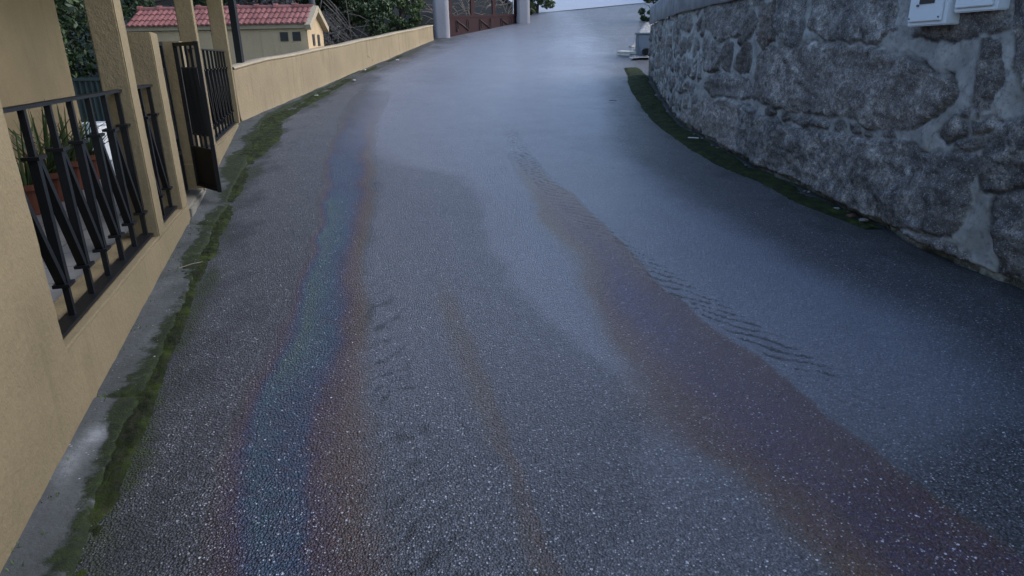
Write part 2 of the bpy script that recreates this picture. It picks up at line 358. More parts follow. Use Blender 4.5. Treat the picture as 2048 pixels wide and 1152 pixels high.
# ------------------------------------------------------------ road
def interp_rows(rows, Y):
    """rows: list of (py, [px...]) -> world x for every Y, per column"""
    rows = sorted(rows, key=lambda r: -r[0]); out = []
    for k in range(len(rows[0][1])):
        g = [gnd(r[1][k], r[0]) for r in rows]; out.append(np.interp(Y, [q.y for q in g], [q.x for q in g]))
    return out, None
def make_road():
    ys = [-1.2]
    while ys[-1] < 31:
        y = ys[-1]; ys.append(y + (.02 if 1.3 < y < 3.2 else .03 if y < 6 else .05 if y < 12 else .12))
    ys = np.array(ys); t = np.linspace(0, 1, 300); t2 = np.linspace(0, 1, 16)[1:]
    l = left_x(ys) - .03; r = wall_x(ys) + .15
    X = np.concatenate([l[:, None] + (r - l)[:, None] * t[None, :], r[:, None] + (9.0 - r)[:, None] * t2[None, :]], 1); Y = np.repeat(ys[:, None], 315, 1)
    jx = fbm(X * 2.2, Y * 1.2, 4, 11) * .10 + fbm(X * 9, Y * 6, 3, 17) * .03; Xj = X + jx
    Z = zt(Y) + fbm(X * .9, Y * .9, 3, 5) * .012
    def oilband(rows, th, fade0, fade1, side=.0):
        cols, yy = interp_rows(rows, Y); out = np.zeros_like(X); st = np.zeros_like(X); K = len(cols)
        for k in range(len(cols) - 1):
            a, b = cols[k], cols[k + 1]; u = np.clip((Xj - a) / np.maximum(b - a, 1e-4), 0, 1)
            ins = (Xj >= a) & (Xj < b)
            ka = max(k, 1); kb = min(k + 1, K - 2)
            ta = th[ka](Y) if callable(th[ka]) else th[ka]; tb = th[kb](Y) if callable(th[kb]) else th[kb]
            st = np.where(ins, (u ** 1.5 if k == 0 else 1 - u if k == K - 2 else 1.0), st)
            out = np.where(ins, ta + (tb - ta) * u, out)
        return out, sstep(0, 1, st) * (1 - sstep(rowy(fade1[0]), rowy(fade1[1]), Y))
    yg0, yg1 = rowy(820), rowy(420)
    def green(v0, v1): return lambda Yv: v0 + (v1 - v0) * sstep(yg0, yg0 + .5, Yv) * (1 - sstep(yg1, yg1 + 1.0, Yv))
    o1 = oilband([(1152, [350, 470, 502, 582, 604, 680, 790]), (950, [380, 460, 502, 590, 612, 670, 765]), (800, [430, 480, 510, 620, 642, 690, 760]),
                  (700, [500, 550, 575, 650, 672, 705, 750]), (600, [570, 595, 620, 670, 688, 712, 742]), (500, [605, 625, 642, 685, 702, 722, 742]),
                  (400, [630, 642, 655, 700, 714, 730, 748]), (300, [655, 662, 670, 715, 727, 738, 752]), (220, [685, 692, 699, 735, 744, 752, 762]),
                  (160, [722, 732, 740, 765, 773, 782, 792])], [0., .40, green(.502, .565), .488, .415, .362, .0], None, (360, 170))
    o2 = oilband([(1152, [1000, 1045, 1068, 1088]), (1000, [975, 1012, 1030, 1046]), (900, [945, 980, 995, 1008]), (800, [915, 955, 972, 988]),
                  (700, [880, 915, 938, 958]), (620, [868, 892, 910, 928]), (540, [860, 878, 890, 902])], [0., .32, .36, 0.], None, (620, 540))
    o3 = oilband([(1152, [1570, 1690, 1790, 1950, 2050, 2085]), (1000, [1450, 1545, 1640, 1780, 1852, 1880]), (900, [1320, 1425, 1500, 1650, 1725, 1750]),
                  (820, [1190, 1370, 1450, 1560, 1625, 1635]), (760, [1215, 1320, 1400, 1490, 1560, 1568]), (700, [1205, 1270, 1345, 1430, 1480, 1488]),
                  (600, [1165, 1215, 1270, 1330, 1370, 1378]), (520, [1115, 1165, 1205, 1250, 1282, 1290]), (450, [1075, 1110, 1145, 1180, 1212, 1220]),
                  (400, [1052, 1080, 1105, 1130, 1160, 1168]), (340, [1030, 1045, 1062, 1075, 1092, 1098]), (290, [1012, 1020, 1030, 1040, 1050, 1056])],
                 [0., .345, lambda Yv: .405 + .03 * fbm(Yv * .9 + 3, Yv * 0, 2, 3), .392, .375, 0.], None, (420, 300))
    oil = np.maximum(np.maximum(o1[0], o2[0]), o3[0]); film = np.maximum(np.maximum(o1[1] * .86, o2[1] * .5), o3[1])
    oil = oil * (film > .01) * (1 + .10 * fbm(X * 3, Y * 1.5, 3, 91))
    # sky sheen painted as paler base colour, between the wheel tracks and the darker resurfaced patch
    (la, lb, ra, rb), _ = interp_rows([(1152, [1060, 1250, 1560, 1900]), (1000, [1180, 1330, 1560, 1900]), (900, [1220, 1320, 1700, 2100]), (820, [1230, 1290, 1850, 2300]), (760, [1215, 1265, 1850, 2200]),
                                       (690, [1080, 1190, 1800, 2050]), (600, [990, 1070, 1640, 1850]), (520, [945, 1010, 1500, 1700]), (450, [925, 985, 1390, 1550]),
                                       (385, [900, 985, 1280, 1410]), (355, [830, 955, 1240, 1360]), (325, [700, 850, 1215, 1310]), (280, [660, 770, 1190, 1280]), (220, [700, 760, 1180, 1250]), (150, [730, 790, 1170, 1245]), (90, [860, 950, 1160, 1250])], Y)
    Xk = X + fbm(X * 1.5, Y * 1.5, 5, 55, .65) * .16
    painted_sheen = sstep(0, 1, (Xk - la) / (lb - la)) * (1 - sstep(0, 1, (Xk - ra) / (rb - ra)))
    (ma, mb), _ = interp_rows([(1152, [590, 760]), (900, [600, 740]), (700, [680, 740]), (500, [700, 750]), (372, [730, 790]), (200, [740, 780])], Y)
    painted_sheen = np.maximum(painted_sheen, .50 * sstep(0, 1, (Xk - ma) / (mb - ma)) * (1 - sstep(0, 1, (Xk - ra) / (rb - ra))))
    painted_sheen = np.clip(painted_sheen * (1 + .35 * fbm(X * .8, Y * .5, 4, 77)), 0, 1)
    painted_sheen *= (sstep(rowy(1250), rowy(650), Y) * .7 + .3) * (1 - .45 * sstep(17, 23, Y))
    # tyre tread prints
    def tread(rows, half, pitch, seed, slope):
        (c,), _ = interp_rows(rows, Y); u = (X - c) / half
        ph = Y / pitch + slope * u * half / pitch + fbm(X * 4, Y * 4, 3, seed) * 1.1
        m_ = np.clip(np.sin(ph * 2 * np.pi), 0, 1) ** .8 * (1 - sstep(.55, 1.0, np.abs(u))) * (.70 + .30 * sstep(-.4, .3, np.sin(u * 9 + np.floor(ph) * 2.1) + fbm(X * 25, Y * 25, 2, seed) * 1.2))
        return m_ * sstep(-1.1, -.1, fbm(X * 3.1, Y * 2.0, 3, seed + 9))
    tr = tread([(230, [1008]), (300, [1038]), (340, [1062]), (400, [1125]), (450, [1190]), (500, [1250]), (560, [1335]), (620, [1430]), (700, [1560]), (790, [1700]), (900, [1880])], .14, .115, 3, 1.0)
    tr *= sstep(rowy(1000), rowy(720), Y) * (1 - sstep(rowy(300), rowy(200), Y))
    tr2 = tread([(1152, [850]), (900, [815]), (700, [770]), (540, [745]), (400, [720])], .15, .17, 31, -1.0) * .62 * (1 - sstep(rowy(620), rowy(500), Y))
    pr = np.maximum(tr, tr2)
    # dirt gathered at both edges
    dl = X - left_x(Y); dr = np.where(Y < 13.7, wall_x(Y) - X, 9)
    dirt = np.clip(1.15 - dl / (.55 + .35 * fbm(Y * .8, Y * 0, 3, 8)) + fbm(X * 5, Y * 3, 4, 44) * .8, 0, 1)
    dirt = np.maximum(dirt, np.clip(1.0 - dr / .45 + fbm(X * 5, Y * 3, 4, 45) * .8, 0, 1))
    Z -= pr * .006
    wd = np.interp(Y, [0, 2, 4, 7, 9, 11, 14, 20], [.44, .42, .42, .55, .95, .75, .45, .3]); u = dl / wd
    moss = np.exp(-((u - .62) / .30) ** 2) * .62 + fbm(X * 5, Y * 2.5, 4, 71) * .55 - .05
    moss = np.clip(moss, 0, 1) * (u < 1.6)
    return grid_np('road', X, Y, Z, MAT['asphalt'], None, dict(oil=oil, film=film, painted_sheen=painted_sheen, tread=pr, dirt=dirt, moss=moss))
tag(make_road(), kind='structure')

def make_ground():
    ys = np.concatenate([np.arange(-40, 0, 4), np.arange(0, 50, .5), np.arange(50, 200, 10)]); xs = np.concatenate([np.arange(-120, -12, 12), np.arange(-12, 12.1, .5), np.arange(24, 121, 12)])
    X, Y = np.meshgrid(xs, ys); Z = zt(Y) - .12
    Z = np.where((X < WC + WK * Y + .3) & (Y < 10.0), np.minimum(Z - .35, -.1), Z)
    Z = Z + np.where(Y > 32, np.abs(fbm(X * .1, Y * .1, 3, 4)) * 2, 0)
    return grid_np('ground', X, Y, Z, MAT['soil'])
tag(make_ground(), kind='structure')

def make_upper_road():
    a = gnd(1075, 27); b = gnd(1300, 5); n = 30
    X = np.zeros((12, n)); Y = X.copy(); Z = X.copy()
    for i in range(12):
        for j in range(n):
            s = j / (n - 1) * 1.6 - .05; p = a.lerp(b, s); y = p.y + i * .7
            X[i, j] = p.x - i * .12; Y[i, j] = y; Z[i, j] = zt(y) + .014
    return grid_np('upper_road', X, Y, Z, MAT['upper'])
tag(make_upper_road(), kind='structure')

# concrete gutter strip along the house and low wall
def make_strip():
    ys = np.concatenate([np.arange(.2, 10, .03), np.arange(10, 15, .08)]); nx = 40
    wid = np.interp(ys, [0, 1.8, 2.6, 3.6, 5, 7, 9, 11, 15], [.26, .25, .25, .26, .26, .30, .42, .25, .04])
    wid = wid + fbm(ys * 1.3, ys * 0, 4, 12) * .07
    t = np.linspace(0, 1, nx)
    L = left_x(ys) - .02; X = L[:, None] + wid[:, None] * t[None]; Y = np.repeat(ys[:, None], nx, 1); T = np.repeat(t[None], len(ys), 0)
    crack = np.exp(-((Y + .10 * X + fbm(X * 8, Y * 0, 3, 2) * .02 - 2.36) / .022) ** 2) + np.exp(-((Y + .3 * X + fbm(X * 8, Y * 0, 3, 2) * .02 - 4.3) / .022) ** 2)
    Z = zt(Y) + .016 - sstep(.8, 1, T) * .03 + fbm(X * 6, Y * 6, 4, 21) * .006 - crack * .014
    moss = sstep(.30, .8, T + fbm(X * 3, Y * 1.6, 3, 6) * .5) * .75 + .25 * (1 - sstep(0, .12, T)) + crack * .5
    moss = np.where(Y > 6.2, moss + .25, moss)
    pale = np.exp(-((Y - 2.23) / .07) ** 2 - ((T - .45) / .18) ** 2) + .7 * np.exp(-((Y - 2.08) / .13) ** 2 - ((T - .25) / .18) ** 2)
    return grid_np('gutter_strip', X, Y, Z, MAT['concrete'], None, dict(moss=np.clip(moss - pale * .5, 0, 1.3), pale=np.clip(pale, 0, 1)))
tag(make_strip(), kind='structure')

# moss growing where strip and road meet, and along the foot of the stone wall
def make_moss(name, ys, inner, outer, seed, thr, amp, extra=None):
    nx = 46; t = np.linspace(0, 1, nx); a = inner(ys); b = outer(ys)
    X = a[:, None] + (b - a)[:, None] * t; Y = np.repeat(ys[:, None], nx, 1); T = np.repeat(t[None], len(ys), 0)
    dens = fbm(X * 4, Y * 1.8, 5, seed) * .75 + fbm(X * 25, Y * 25, 3, seed + 5) * .22 - thr
    edge = np.minimum(sstep(0, .25, T), 1 - sstep(.7, 1, T))
    if extra is not None: dens = dens + extra(X, Y, T)
    hgt = .007 + np.clip(dens, -.6, .30) * amp - (1 - edge) * .03 + fbm(X * 45, Y * 45, 3, seed + 3, .7) * .008
    return grid_np(name, X, Y, zt(Y) + hgt, MAT['moss'])
tag(make_moss('moss', np.concatenate([np.arange(.5, 6, .014), np.arange(6, 17, .03)]), lambda y: left_x(y) + .06, lambda y: left_x(y) + np.interp(y, [0, 2, 4, 7, 9, 11, 14, 17], [.30, .30, .31, .42, .80, .6, .32, .2]), 301, .16, .030,
              lambda X, Y, T: .35 * np.exp(-((Y - 2.7) / .7) ** 2 - ((T - .70) / .2) ** 2) + .5 * np.exp(-((Y - 8.6) / 1.5) ** 2 - ((T - .45) / .3) ** 2)),
    'patchy green moss along the concrete strip beside the yellow walls', 'moss', kind='stuff')
ME = sorted([(gnd(*p).y, gnd(*p).x) for p in ((1247, 139), (1251, 167), (1275, 208), (1317, 257), (1369, 299), (1438, 333), (1525, 371), (1582, 405), (1686, 443), (1748, 467))])
def moss_edge(y): return np.interp(y, [a for a, b in ME], [b for a, b in ME])
tag(make_moss('moss', np.arange(4.6, 14.6, .03), lambda y: moss_edge(y) - .02, lambda y: np.where(y < 13.7, wall_x(y), 2.75) + .06, 611, -.22, .045,
              lambda X, Y, T: .30 * np.exp(-((T - .35) / .3) ** 2) - .5 * (1 - sstep(4.5, 5.4, Y)) - .7 * sstep(.75, .95, T)),
    'long band of dark green moss along the foot of the stone wall', 'moss', kind='stuff')

# ------------------------------------------------------------ porch house
house = empty('house', S(4, 0, .3), 'yellow rendered house porch with square pillars and railings on the left of the street', 'house')
def part(name, fn, mat, cut=.07, amp=.0025, bev=.008, parent=None):
    bm = bmesh.new(); fn(bm); bmesh.ops.recalc_face_normals(bm, faces=bm.faces[:]); roughen(bm, cut, amp, bev=bev)
    o = obj(name, bm, MAT[mat], parent or house, True); o.data.set_sharp_from_angle(angle=R(24))
    return o
def street_wall(b):
    sbox(b, .1, 2.377, 0, .25, -.25, .45); sbox(b, .1, 2.377, 0, .25, .45, 2.75); sbox(b, 2.377, 5.17, 0, .25, -.25, .45)
    fs = list(b.faces); ce = [f.calc_center_median() for f in fs]
    dup = [f for i, f in enumerate(fs) if any(j != i and (ce[i] - ce[j]).length < .004 for j in range(len(fs)))]
    bmesh.ops.delete(b, geom=dup, context='FACES'); bmesh.ops.remove_doubles(b, verts=b.verts[:], dist=.001)
part('street_wall', street_wall, 'stucco', .06, .004, .012)
part('plinth', lambda b: sbox(b, 6.0, 9.90, 0, .26, .2, .642, .4, .648), 'stucco', .07, .004, .014)
for y0, y1, z0, z1, ow in ((4.115, 4.29, .445, 2.75, .155), (4.935, 5.16, .445, 1.69, .2), (6.02, 6.2, .64, 1.655, .2), (7.01, 7.16, .64, 2.75, .155), (9.70, 9.89, .64, 2.75, .19)):
    part('pillar', lambda b: sbox(b, y0, y1, .003, ow, z0, z1), 'stucco', .06, .002, .007)
part('doorstep', lambda b: sbox(b, 5.175, 5.995, -.01, .5, .1, .415), 'stucco_step', .07, .006, .02)
part('facade', lambda b: sbox(b, -.5, 8.02, 1.46, 1.75, -.1, 2.75), 'stucco', .3, .002)
part('porch_floor', lambda b: sbox(b, 1.5, 9.80, .262, 3.2, .1, .38), 'tile', .5, 0, .003)
part('porch_roof', lambda b: sbox(b, -.5, 9.9, -.45, 3.4, 2.76, 2.95), 'stucco', .5, 0, .01)

# ------------------------------------------------------------ railings
def railing(y0, y1, zt_, zb, nsp, label, off=.07):
    root = empty('railing', S((y0 + y1) / 2, off, zb), label, 'railing', 'black iron railings between the yellow pillars')
    bm = bmesh.new(); bar(bm, S(y0, off, zt_), S(y1, off, zt_), .045, .014); obj('top_rail', bm, MAT['black'], root)
    bm = bmesh.new(); bar(bm, S(y0, off, zb), S(y1, off, zb), .07, .016); obj('bottom_rail', bm, MAT['black'], root)
    h = zt_ - zb; zu = zb + h * .775; zl = zb + h * .17
    ys = [y0 + .035 + (y1 - y0 - .07) * k / nsp for k in range(nsp + 1)]
    for k, y in enumerate(ys):
        bm = bmesh.new()
        bar(bm, S(y, off, zb + .006), S(y, off, zl), .024); bar(bm, S(y, off, zu), S(y, off, zt_ - .006), .024)
        bar(bm, S(y, off, zl), S(y, off, zu), .034)
        if k < nsp: bar(bm, S(y + .030, off + .004, zu), S(ys[k + 1] - .018, off + .004, zl), .034, .030)
        for z in (zu, zl):
            sbox(bm, y - (.045 if z == zl else .03), y + (.055 if z == zu else .03), off - .03, off + .034, z - .007, z + .007)
        obj('baluster', bm, MAT['black'], root)
    return root
railing(2.39, 4.11, 1.34, .472, 6, 'nearest black iron railing, longest bay, with potted plants behind it')
railing(4.295, 4.93, 1.34, .472, 2, 'short black iron railing in the narrow bay before the porch gate')
railing(7.165, 9.695, 1.61, .665, 8, 'farthest black iron railing, in the bay ending at the last pillar')
railing(6.205, 7.005, 1.61, .665, 2, 'short black iron railing mostly hidden behind the open gate leaf')

def gate_leaf(a, b, z0, z1, label, nb=3):
    a = Vector(a); b = Vector(b)
    root = empty('gate_leaf', (a.x, a.y, z0), label, 'gate', 'black iron leaves of the porch gate')
    P = lambda t, z: Vector((a.x + (b.x - a.x) * t, a.y + (b.y - a.y) * t, z))
    d = (b - a).length
    bm = bmesh.new(); w_ = .032
    for t in (0.04, .96): bar(bm, P(t, z0), P(t, z1), w_)
    for z in (z0 + .016, z1 - .016, z0 + .34): bar(bm, P(.075, z), P(.925, z), .03, .028)
    obj('frame', bm, MAT['black'], root)
    bm = bmesh.new(); bar(bm, P(.07, z0 + .175), P(.93, z0 + .175), .006, .30); obj('panel', bm, MAT['black'], root)
    for k in range(nb):
        t = .07 + .86 * (k + 1) / (nb + 1); bm = bmesh.new()
        zu = z1 - .20; zl = z0 + .46
        bar(bm, P(t, z0 + .355), P(t, zl), .018); bar(bm, P(t, zu), P(t, z1 - .03), .018)
        bar(bm, P(t, zl), P(t, zu), .036)
        bar(bm, P(min(.93, t + .05), zu), P(min(.93, t + .14), zl), .026)
        for z in (zu, zl): bar(bm, P(t - .06, z), P(t + .06, z), .03, .012)
        obj('bar', bm, MAT['black'], root)
    return root
gate_leaf((-2.785, 5.95), (-2.44, 5.60), .445, 1.642, 'open black iron gate leaf with a solid lower panel, swung out over the doorstep')
gate_leaf(S(5.18, .08, 0), S(5.63, .08, 0), .445, 1.642, 'closed black iron gate leaf seen edge-on beside the short pillar')

# ------------------------------------------------------------ low boundary wall
def make_low_wall():
    root = empty('boundary_wall', LOWW[2], 'low yellow rendered wall with pale coping curving uphill to the red gate', 'wall')
    pts = [(-3.872, 9.93)] + [(p.x, p.y) for p in LOWW[1:]]
    top = [1.405, 1.50, 1.61, 1.77, 2.05, 2.29]
    ys = np.array([p[1] for p in pts]); xs = np.array([p[0] for p in pts])
    yy = np.linspace(ys[0], ys[-1] - .05, 170); 
    co = np.polyfit(ys, xs, 3); xx = np.polyval(co, yy); xx += (xs[0] - xx[0]) * np.exp(-(yy - yy[0]) / 1.0)
    tz = np.interp(yy, ys, top); tz = tz + .005 * np.sin(yy * 3)
    gz = zt(yy)
    # front face grid
    nv = 26; v = np.linspace(0, 1, nv)
    X = np.repeat(xx[:, None], nv, 1); Y = np.repeat(yy[:, None], nv, 1); Z = (gz - .15)[:, None] + (tz - .035 - gz + .15)[:, None] * v
    flare = np.exp(-np.clip(Z - gz[:, None], 0, 9) / .05) * (.02 + .02 * fbm(Y * 3, Z * 0, 3, 6))
    X = X + flare + fbm(Y * 2, Z * 2, 3, 7) * .008
    # close over to a back face
    Xb = np.repeat((xx - .17)[:, None], 2, 1); Zt_ = np.stack([tz - .035, gz - .15], 1)
    X = np.concatenate([X, Xb], 1); Y = np.concatenate([Y, np.repeat(yy[:, None], 2, 1)], 1); Z = np.concatenate([Z, Zt_], 1)
    grid_np('wall', X, Y, Z, MAT['stucco_low'], root)
    Xc = np.stack([xx + .008, xx + .016, xx + .016, xx + .008, xx - .178, xx - .186, xx - .186, xx - .17], 1)
    Zc = np.stack([tz - .033, tz - .030, tz - .006, tz, tz, tz - .006, tz - .03, tz - .033], 1)
    grid_np('coping', Xc, np.repeat(yy[:, None], 8, 1), Zc, MAT['stucco_pale'], root)
    bpy.context.view_layer.update()
make_low_wall()

# ------------------------------------------------------------ stone wall
RWs = sorted(RW); WYv = np.arange(-1.0, 13.72, .02)
kx = wall_x(WYv); kk = np.exp(-np.linspace(-2, 2, 41) ** 2); kk /= kk.sum()
WXv = np.convolve(np.pad(kx, 20, mode='reflect', reflect_type='odd'), kk, 'valid')
WUv = np.concatenate([[0], np.cumsum(np.hypot(np.diff(WXv), np.diff(WYv)))])
def wall_hit(px, py):                                  # pixel -> (distance along wall, height)
    r = ray(px, py); best = None
    f = WXv * r[1] - WYv * r[0]                        # zero where the ray crosses the wall in plan
    s = np.where(np.sign(f[:-1]) != np.sign(f[1:]))[0]
    if len(s) == 0: i = 0 if px > 1600 else len(WYv) - 2
    else: i = s[np.argmin(WYv[s])]
    t = WYv[i] / r[1]
    if px > 2040 and len(s) == 0: t = WYv[0] / r[1]
    return float(WUv[i]), H + t * r[2]
STONES = [  # outlines of the large blocks as measured, with tint and warmth
 ([(1512,108),(1560,95),(1640,90),(1740,98),(1800,112),(1850,130),(1895,147),(1903,180),(1893,205),(1860,232),(1820,262),(1745,256),(1680,238),(1590,220),(1512,203),(1500,190),(1508,150)], .62, .35),
 ([(1470,212),(1530,230),(1560,250),(1640,268),(1700,280),(1800,288),(1850,303),(1935,312),(1945,345),(1930,400),(1918,450),(1898,478),(1850,470),(1760,446),(1700,424),(1600,376),(1530,346),(1468,312),(1466,260)], .55, .05),
 ([(1405,200),(1450,203),(1470,216),(1464,260),(1461,312),(1410,284),(1380,262),(1372,225)], .85, .45),
 ([(1405,160),(1440,150),(1495,162),(1500,196),(1470,200),(1415,192)], .6, .2),
 ([(1555,-20),(1604,-20),(1604,60),(1590,90),(1553,84),(1547,40)], .5, .0),
 ([(1622,-30),(1788,-30),(1790,60),(1750,84),(1640,80),(1615,58)], .6, .1),
 ([(1811,-30),(2002,-30),(2005,55),(1950,72),(1872,76),(1815,72)], .45, .25),
 ([(2020,-30),(2120,-30),(2130,200),(2048,205),(2012,150)], .4, .1),
 ([(1955,84),(1976,88),(1986,130),(1994,160),(1966,222),(1944,234),(1938,200),(1946,120)], .35, .3),
 ([(1905,230),(1926,250),(1922,270),(1886,283),(1879,264)], .4, .2),
 ([(1935,249),(1972,244),(1976,262),(1945,271)], .4, .2),
 ([(1906,288),(1950,279),(1955,298),(1920,304)], .4, .2),
 ([(1988,256),(2060,240),(2110,360),(2020,376),(1966,385),(1955,340),(1960,300)], .35, .05),
 ([(1992,392),(2060,382),(2130,520),(2120,620),(1990,565),(1978,480),(1977,412)], .4, .05),
 ([(1762,455),(1820,468),(1870,484),(1872,508),(1825,500),(1765,476)], .7, .1),
 ([(1876,490),(1925,512),(1935,545),(1900,538),(1874,512)], .65, .1),
 ([(1410,27),(1470,12),(1500,28),(1482,74),(1440,82),(1405,60)], .45, .3),
 ([(1503,32),(1512,42),(1486,95),(1473,92)], .2, .5),
 ([(1490,84),(1503,110),(1496,140),(1476,150),(1464,135)], .25, .7),
 ([(1452,78),(1461,100),(1457,146),(1440,142),(1441,100)], .25, .6),
 ([(1512,22),(1546,8),(1544,78),(1517,98),(1507,62)], .45, .8),
 ([(1403,84),(1434,80),(1440,115),(1430,146),(1405,140)], .55, .25),
]
for cx_, cy_, rr in ((1600,238,13),(1640,251,10),(1675,260,9),(1565,228,10),(1532,219,8),(1705,264,9),(1585,236,6),(1622,246,6),(1732,268,6),(1925,225,9),(1768,272,7),(1575,4,0)):
    if rr: STONES.append(([(cx_ + rr * 1.2 * math.cos(a), cy_ + rr * .8 * math.sin(a)) for a in [k * math.pi / 3.5 for k in range(7)]], .35, .15))
def make_stone_wall():
    root = empty('stone_wall', (2.5, 7, .3), 'rough grey granite block wall with smeared mortar on the right of the street', 'wall')
    us = [0.0]
    while us[-1] < WUv[-1]:
        u = us[-1]; us.append(u + (.10 if u < 2.5 else .011 if u < 8 else .022))
    us = np.array(us); us[-1] = WUv[-1]
    X0 = np.interp(us, WUv, WXv); Y0 = np.interp(us, WUv, WYv)
    zs = np.concatenate([np.arange(-.12, 1.985, .0115)])
    U, Zg = np.meshgrid(us, zs, indexing='ij')
    n1 = fbm(U * 3, Zg * 3, 3, 40) * .05 + fbm(U * 11, Zg * 11, 3, 41) * .022; n2 = fbm(U * 3, Zg * 3, 3, 50) * .05 + fbm(U * 11, Zg * 11, 3, 51) * .022
    Up = U + n1; Zp = Zg + n2
    D = np.full(U.shape, -1.0); T = np.full(U.shape, .5); Wm = np.zeros(U.shape)
    zone_u0 = wall_hit(2046, 300)[0] - .35; zone_u1 = wall_hit(1400, 150)[0]
    # rubble / other masonry by cells
    def cells(su, sz, seed, jit=.8):
        gu = Up / su; gz = Zp / sz; iu = np.floor(gu).astype(int); iz = np.floor(gz).astype(int)
        f1 = np.full(U.shape, 9.); f2 = f1.copy(); idn = np.zeros(U.shape)
        for a in (-1, 0, 1):
            for b in (-1, 0, 1):
                cu = iu + a; cz = iz + b
                hx = np.modf(np.abs(np.sin(cu * 127.1 + cz * 311.7 + seed) * 43758.5))[0]; hz = np.modf(np.abs(np.sin(cu * 269.5 + cz * 183.3 + seed) * 24634.6))[0]
                d = np.hypot((cu + .5 + (hx - .5) * jit - gu) * su, (cz + .5 + (hz - .5) * jit - gz) * sz)
                idn = np.where(d < f1, hx * .6 + hz * .4, idn); f2 = np.where(d < f1, f1, np.minimum(f2, d)); f1 = np.minimum(f1, d)
        return (f2 - f1) * .5, idn
    ds, ids = cells(.30, .24, 3.0, .9); db, idb = cells(.95, .5, 8.0)
    far = U > zone_u1; near = U < zone_u0
    D = np.where(far, ds - .030 + .02 * fbm(U * 4, Zg * 4, 2, 9), D); T = np.where(far, .2 + ids * .6, T); Wm = np.where(far, sstep(.45, .9, ids) * .8, Wm)
    D = np.where(near, db - .02, D); T = np.where(near, .3 + idb * .4, T)
    ztop = np.where(~far & ~near & (Zg > 1.9), db - .02, -1); D = np.maximum(D, ztop)
    for poly, ti, wa in STONES:
        P = np.array([wall_hit(*p) for p in poly]); u0, z0 = P.min(0) - .1; u1, z1 = P.max(0) + .1
        i0, i1 = np.searchsorted(us, [u0, u1]); j0, j1 = np.searchsorted(zs, [z0, z1])
        if i1 <= i0 or j1 <= j0: continue
        uu = Up[i0:i1, j0:j1]; vv = Zp[i0:i1, j0:j1]; ins = np.zeros(uu.shape, bool); dm = np.full(uu.shape, 9.)
        for k in range(len(P)):
            a = P[k]; b = P[(k + 1) % len(P)]
            c = ((a[1] > vv) != (b[1] > vv)); xi = (b[0] - a[0]) * (vv - a[1]) / (b[1] - a[1] + 1e-12) + a[0]; ins ^= c & (uu < xi)
            e = b - a; L2 = (e ** 2).sum() + 1e-9; t = np.clip(((uu - a[0]) * e[0] + (vv - a[1]) * e[1]) / L2, 0, 1)
            dm = np.minimum(dm, np.hypot(uu - a[0] - t * e[0], vv - a[1] - t * e[1]))
        sd = np.where(ins, dm, -dm); cur = D[i0:i1, j0:j1]; sd = sd + .014; win = sd > cur
        D[i0:i1, j0:j1] = np.where(win, sd, cur)
        T[i0:i1, j0:j1] = np.where(win, ti, T[i0:i1, j0:j1]); Wm[i0:i1, j0:j1] = np.where(win, wa, Wm[i0:i1, j0:j1])
    edge = fbm(U * 14, Zg * 14, 4, 60, .7) * .022 - .03 * sstep(.25, .6, fbm(U * 2.2, Zg * 2.2, 3, 62))
    mortar = 1 - sstep(-.008, .010, D + edge)
    bulge = sstep(-.006, .030, D)
    rough = fbm(U * 3.0, Zg * 4.2, 6, 70, .62) * .060 + np.abs(fbm(U * 12, Zg * 12, 4, 71)) * .018
    Hh = bulge * (.022 + rough) + mortar * (fbm(U * 5, Zg * 5, 4, 80) * .03 + .008)
    Hh = Hh - np.exp(-((D + .002) / .005) ** 2) * .020 * sstep(-.3, .3, fbm(U * 3, Zg * 3, 2, 66))
    Hh = np.where(Zg - zt(np.interp(U, WUv, WYv)) < .05, Hh - .03, Hh)
    dx = np.gradient(X0, us); dy = np.gradient(Y0, us); nl = np.hypot(dx, dy); nxv = -dy / nl; nyv = dx / nl
    X = X0[:, None] + nxv[:, None] * Hh + .03; Y = Y0[:, None] + nyv[:, None] * Hh
    gz = zt(Y0)[:, None]; ms = np.exp(-np.clip(Zg - gz, 0, 9) / .12) * .75
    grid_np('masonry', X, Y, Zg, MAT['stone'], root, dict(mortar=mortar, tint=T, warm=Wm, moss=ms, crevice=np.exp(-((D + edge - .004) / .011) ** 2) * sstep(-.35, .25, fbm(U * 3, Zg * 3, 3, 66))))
    # return face where the wall turns away from the street
    xe, ye = WXv[-1], WYv[-1]; a = np.linspace(0, 4.5, 150); Ug, Zr = np.meshgrid(a, zs[::2], indexing='ij')
    xr = xe + .01 + Ug; yr = ye + .06 + .02 * fbm(Ug * 5, Zr * 5, 4, 90) + Ug * .25
    grid_np('return_face', xr, yr, Zr, MAT['stone'], root, dict(mortar=Ug * 0 + .2, tint=Ug * 0 + .5, warm=Ug * 0, moss=Ug * 0))
    # coping course
    sel = slice(0, None, 12); xw = WXv[sel]; yw = WYv[sel]
    prof = [(-.02, 1.98), (-.035, 2.0), (-.03, 2.27), (-.01, 2.315), (.45, 2.33), (.5, 1.98)]
    Xc = np.stack([xw + o for o, z in prof], 1); Zc = np.stack([np.full(len(xw), z) for o, z in prof], 1) + fbm(np.repeat(yw[:, None], 6, 1) * 2, Xc * 2, 3, 4) * .02
    Yc = np.repeat(yw[:, None], 6, 1)
    # end cap
    Xc = np.concatenate([Xc, np.full((1, 6), xw[-1] + .25)]); Yc = np.concatenate([Yc, Yc[-1:] + .004]); Zc = np.concatenate([Zc, np.full((1, 6), 2.15)])
    grid_np('coping', Xc, Yc, Zc, MAT['coping'], root, smooth=False)
    # earth bank held by the wall
    bm = bmesh.new(); box(bm, 3.25, 7.5, -1, 13.7, -.5, 2.2); obj('backfill', bm, MAT['soil'], root)
make_stone_wall()

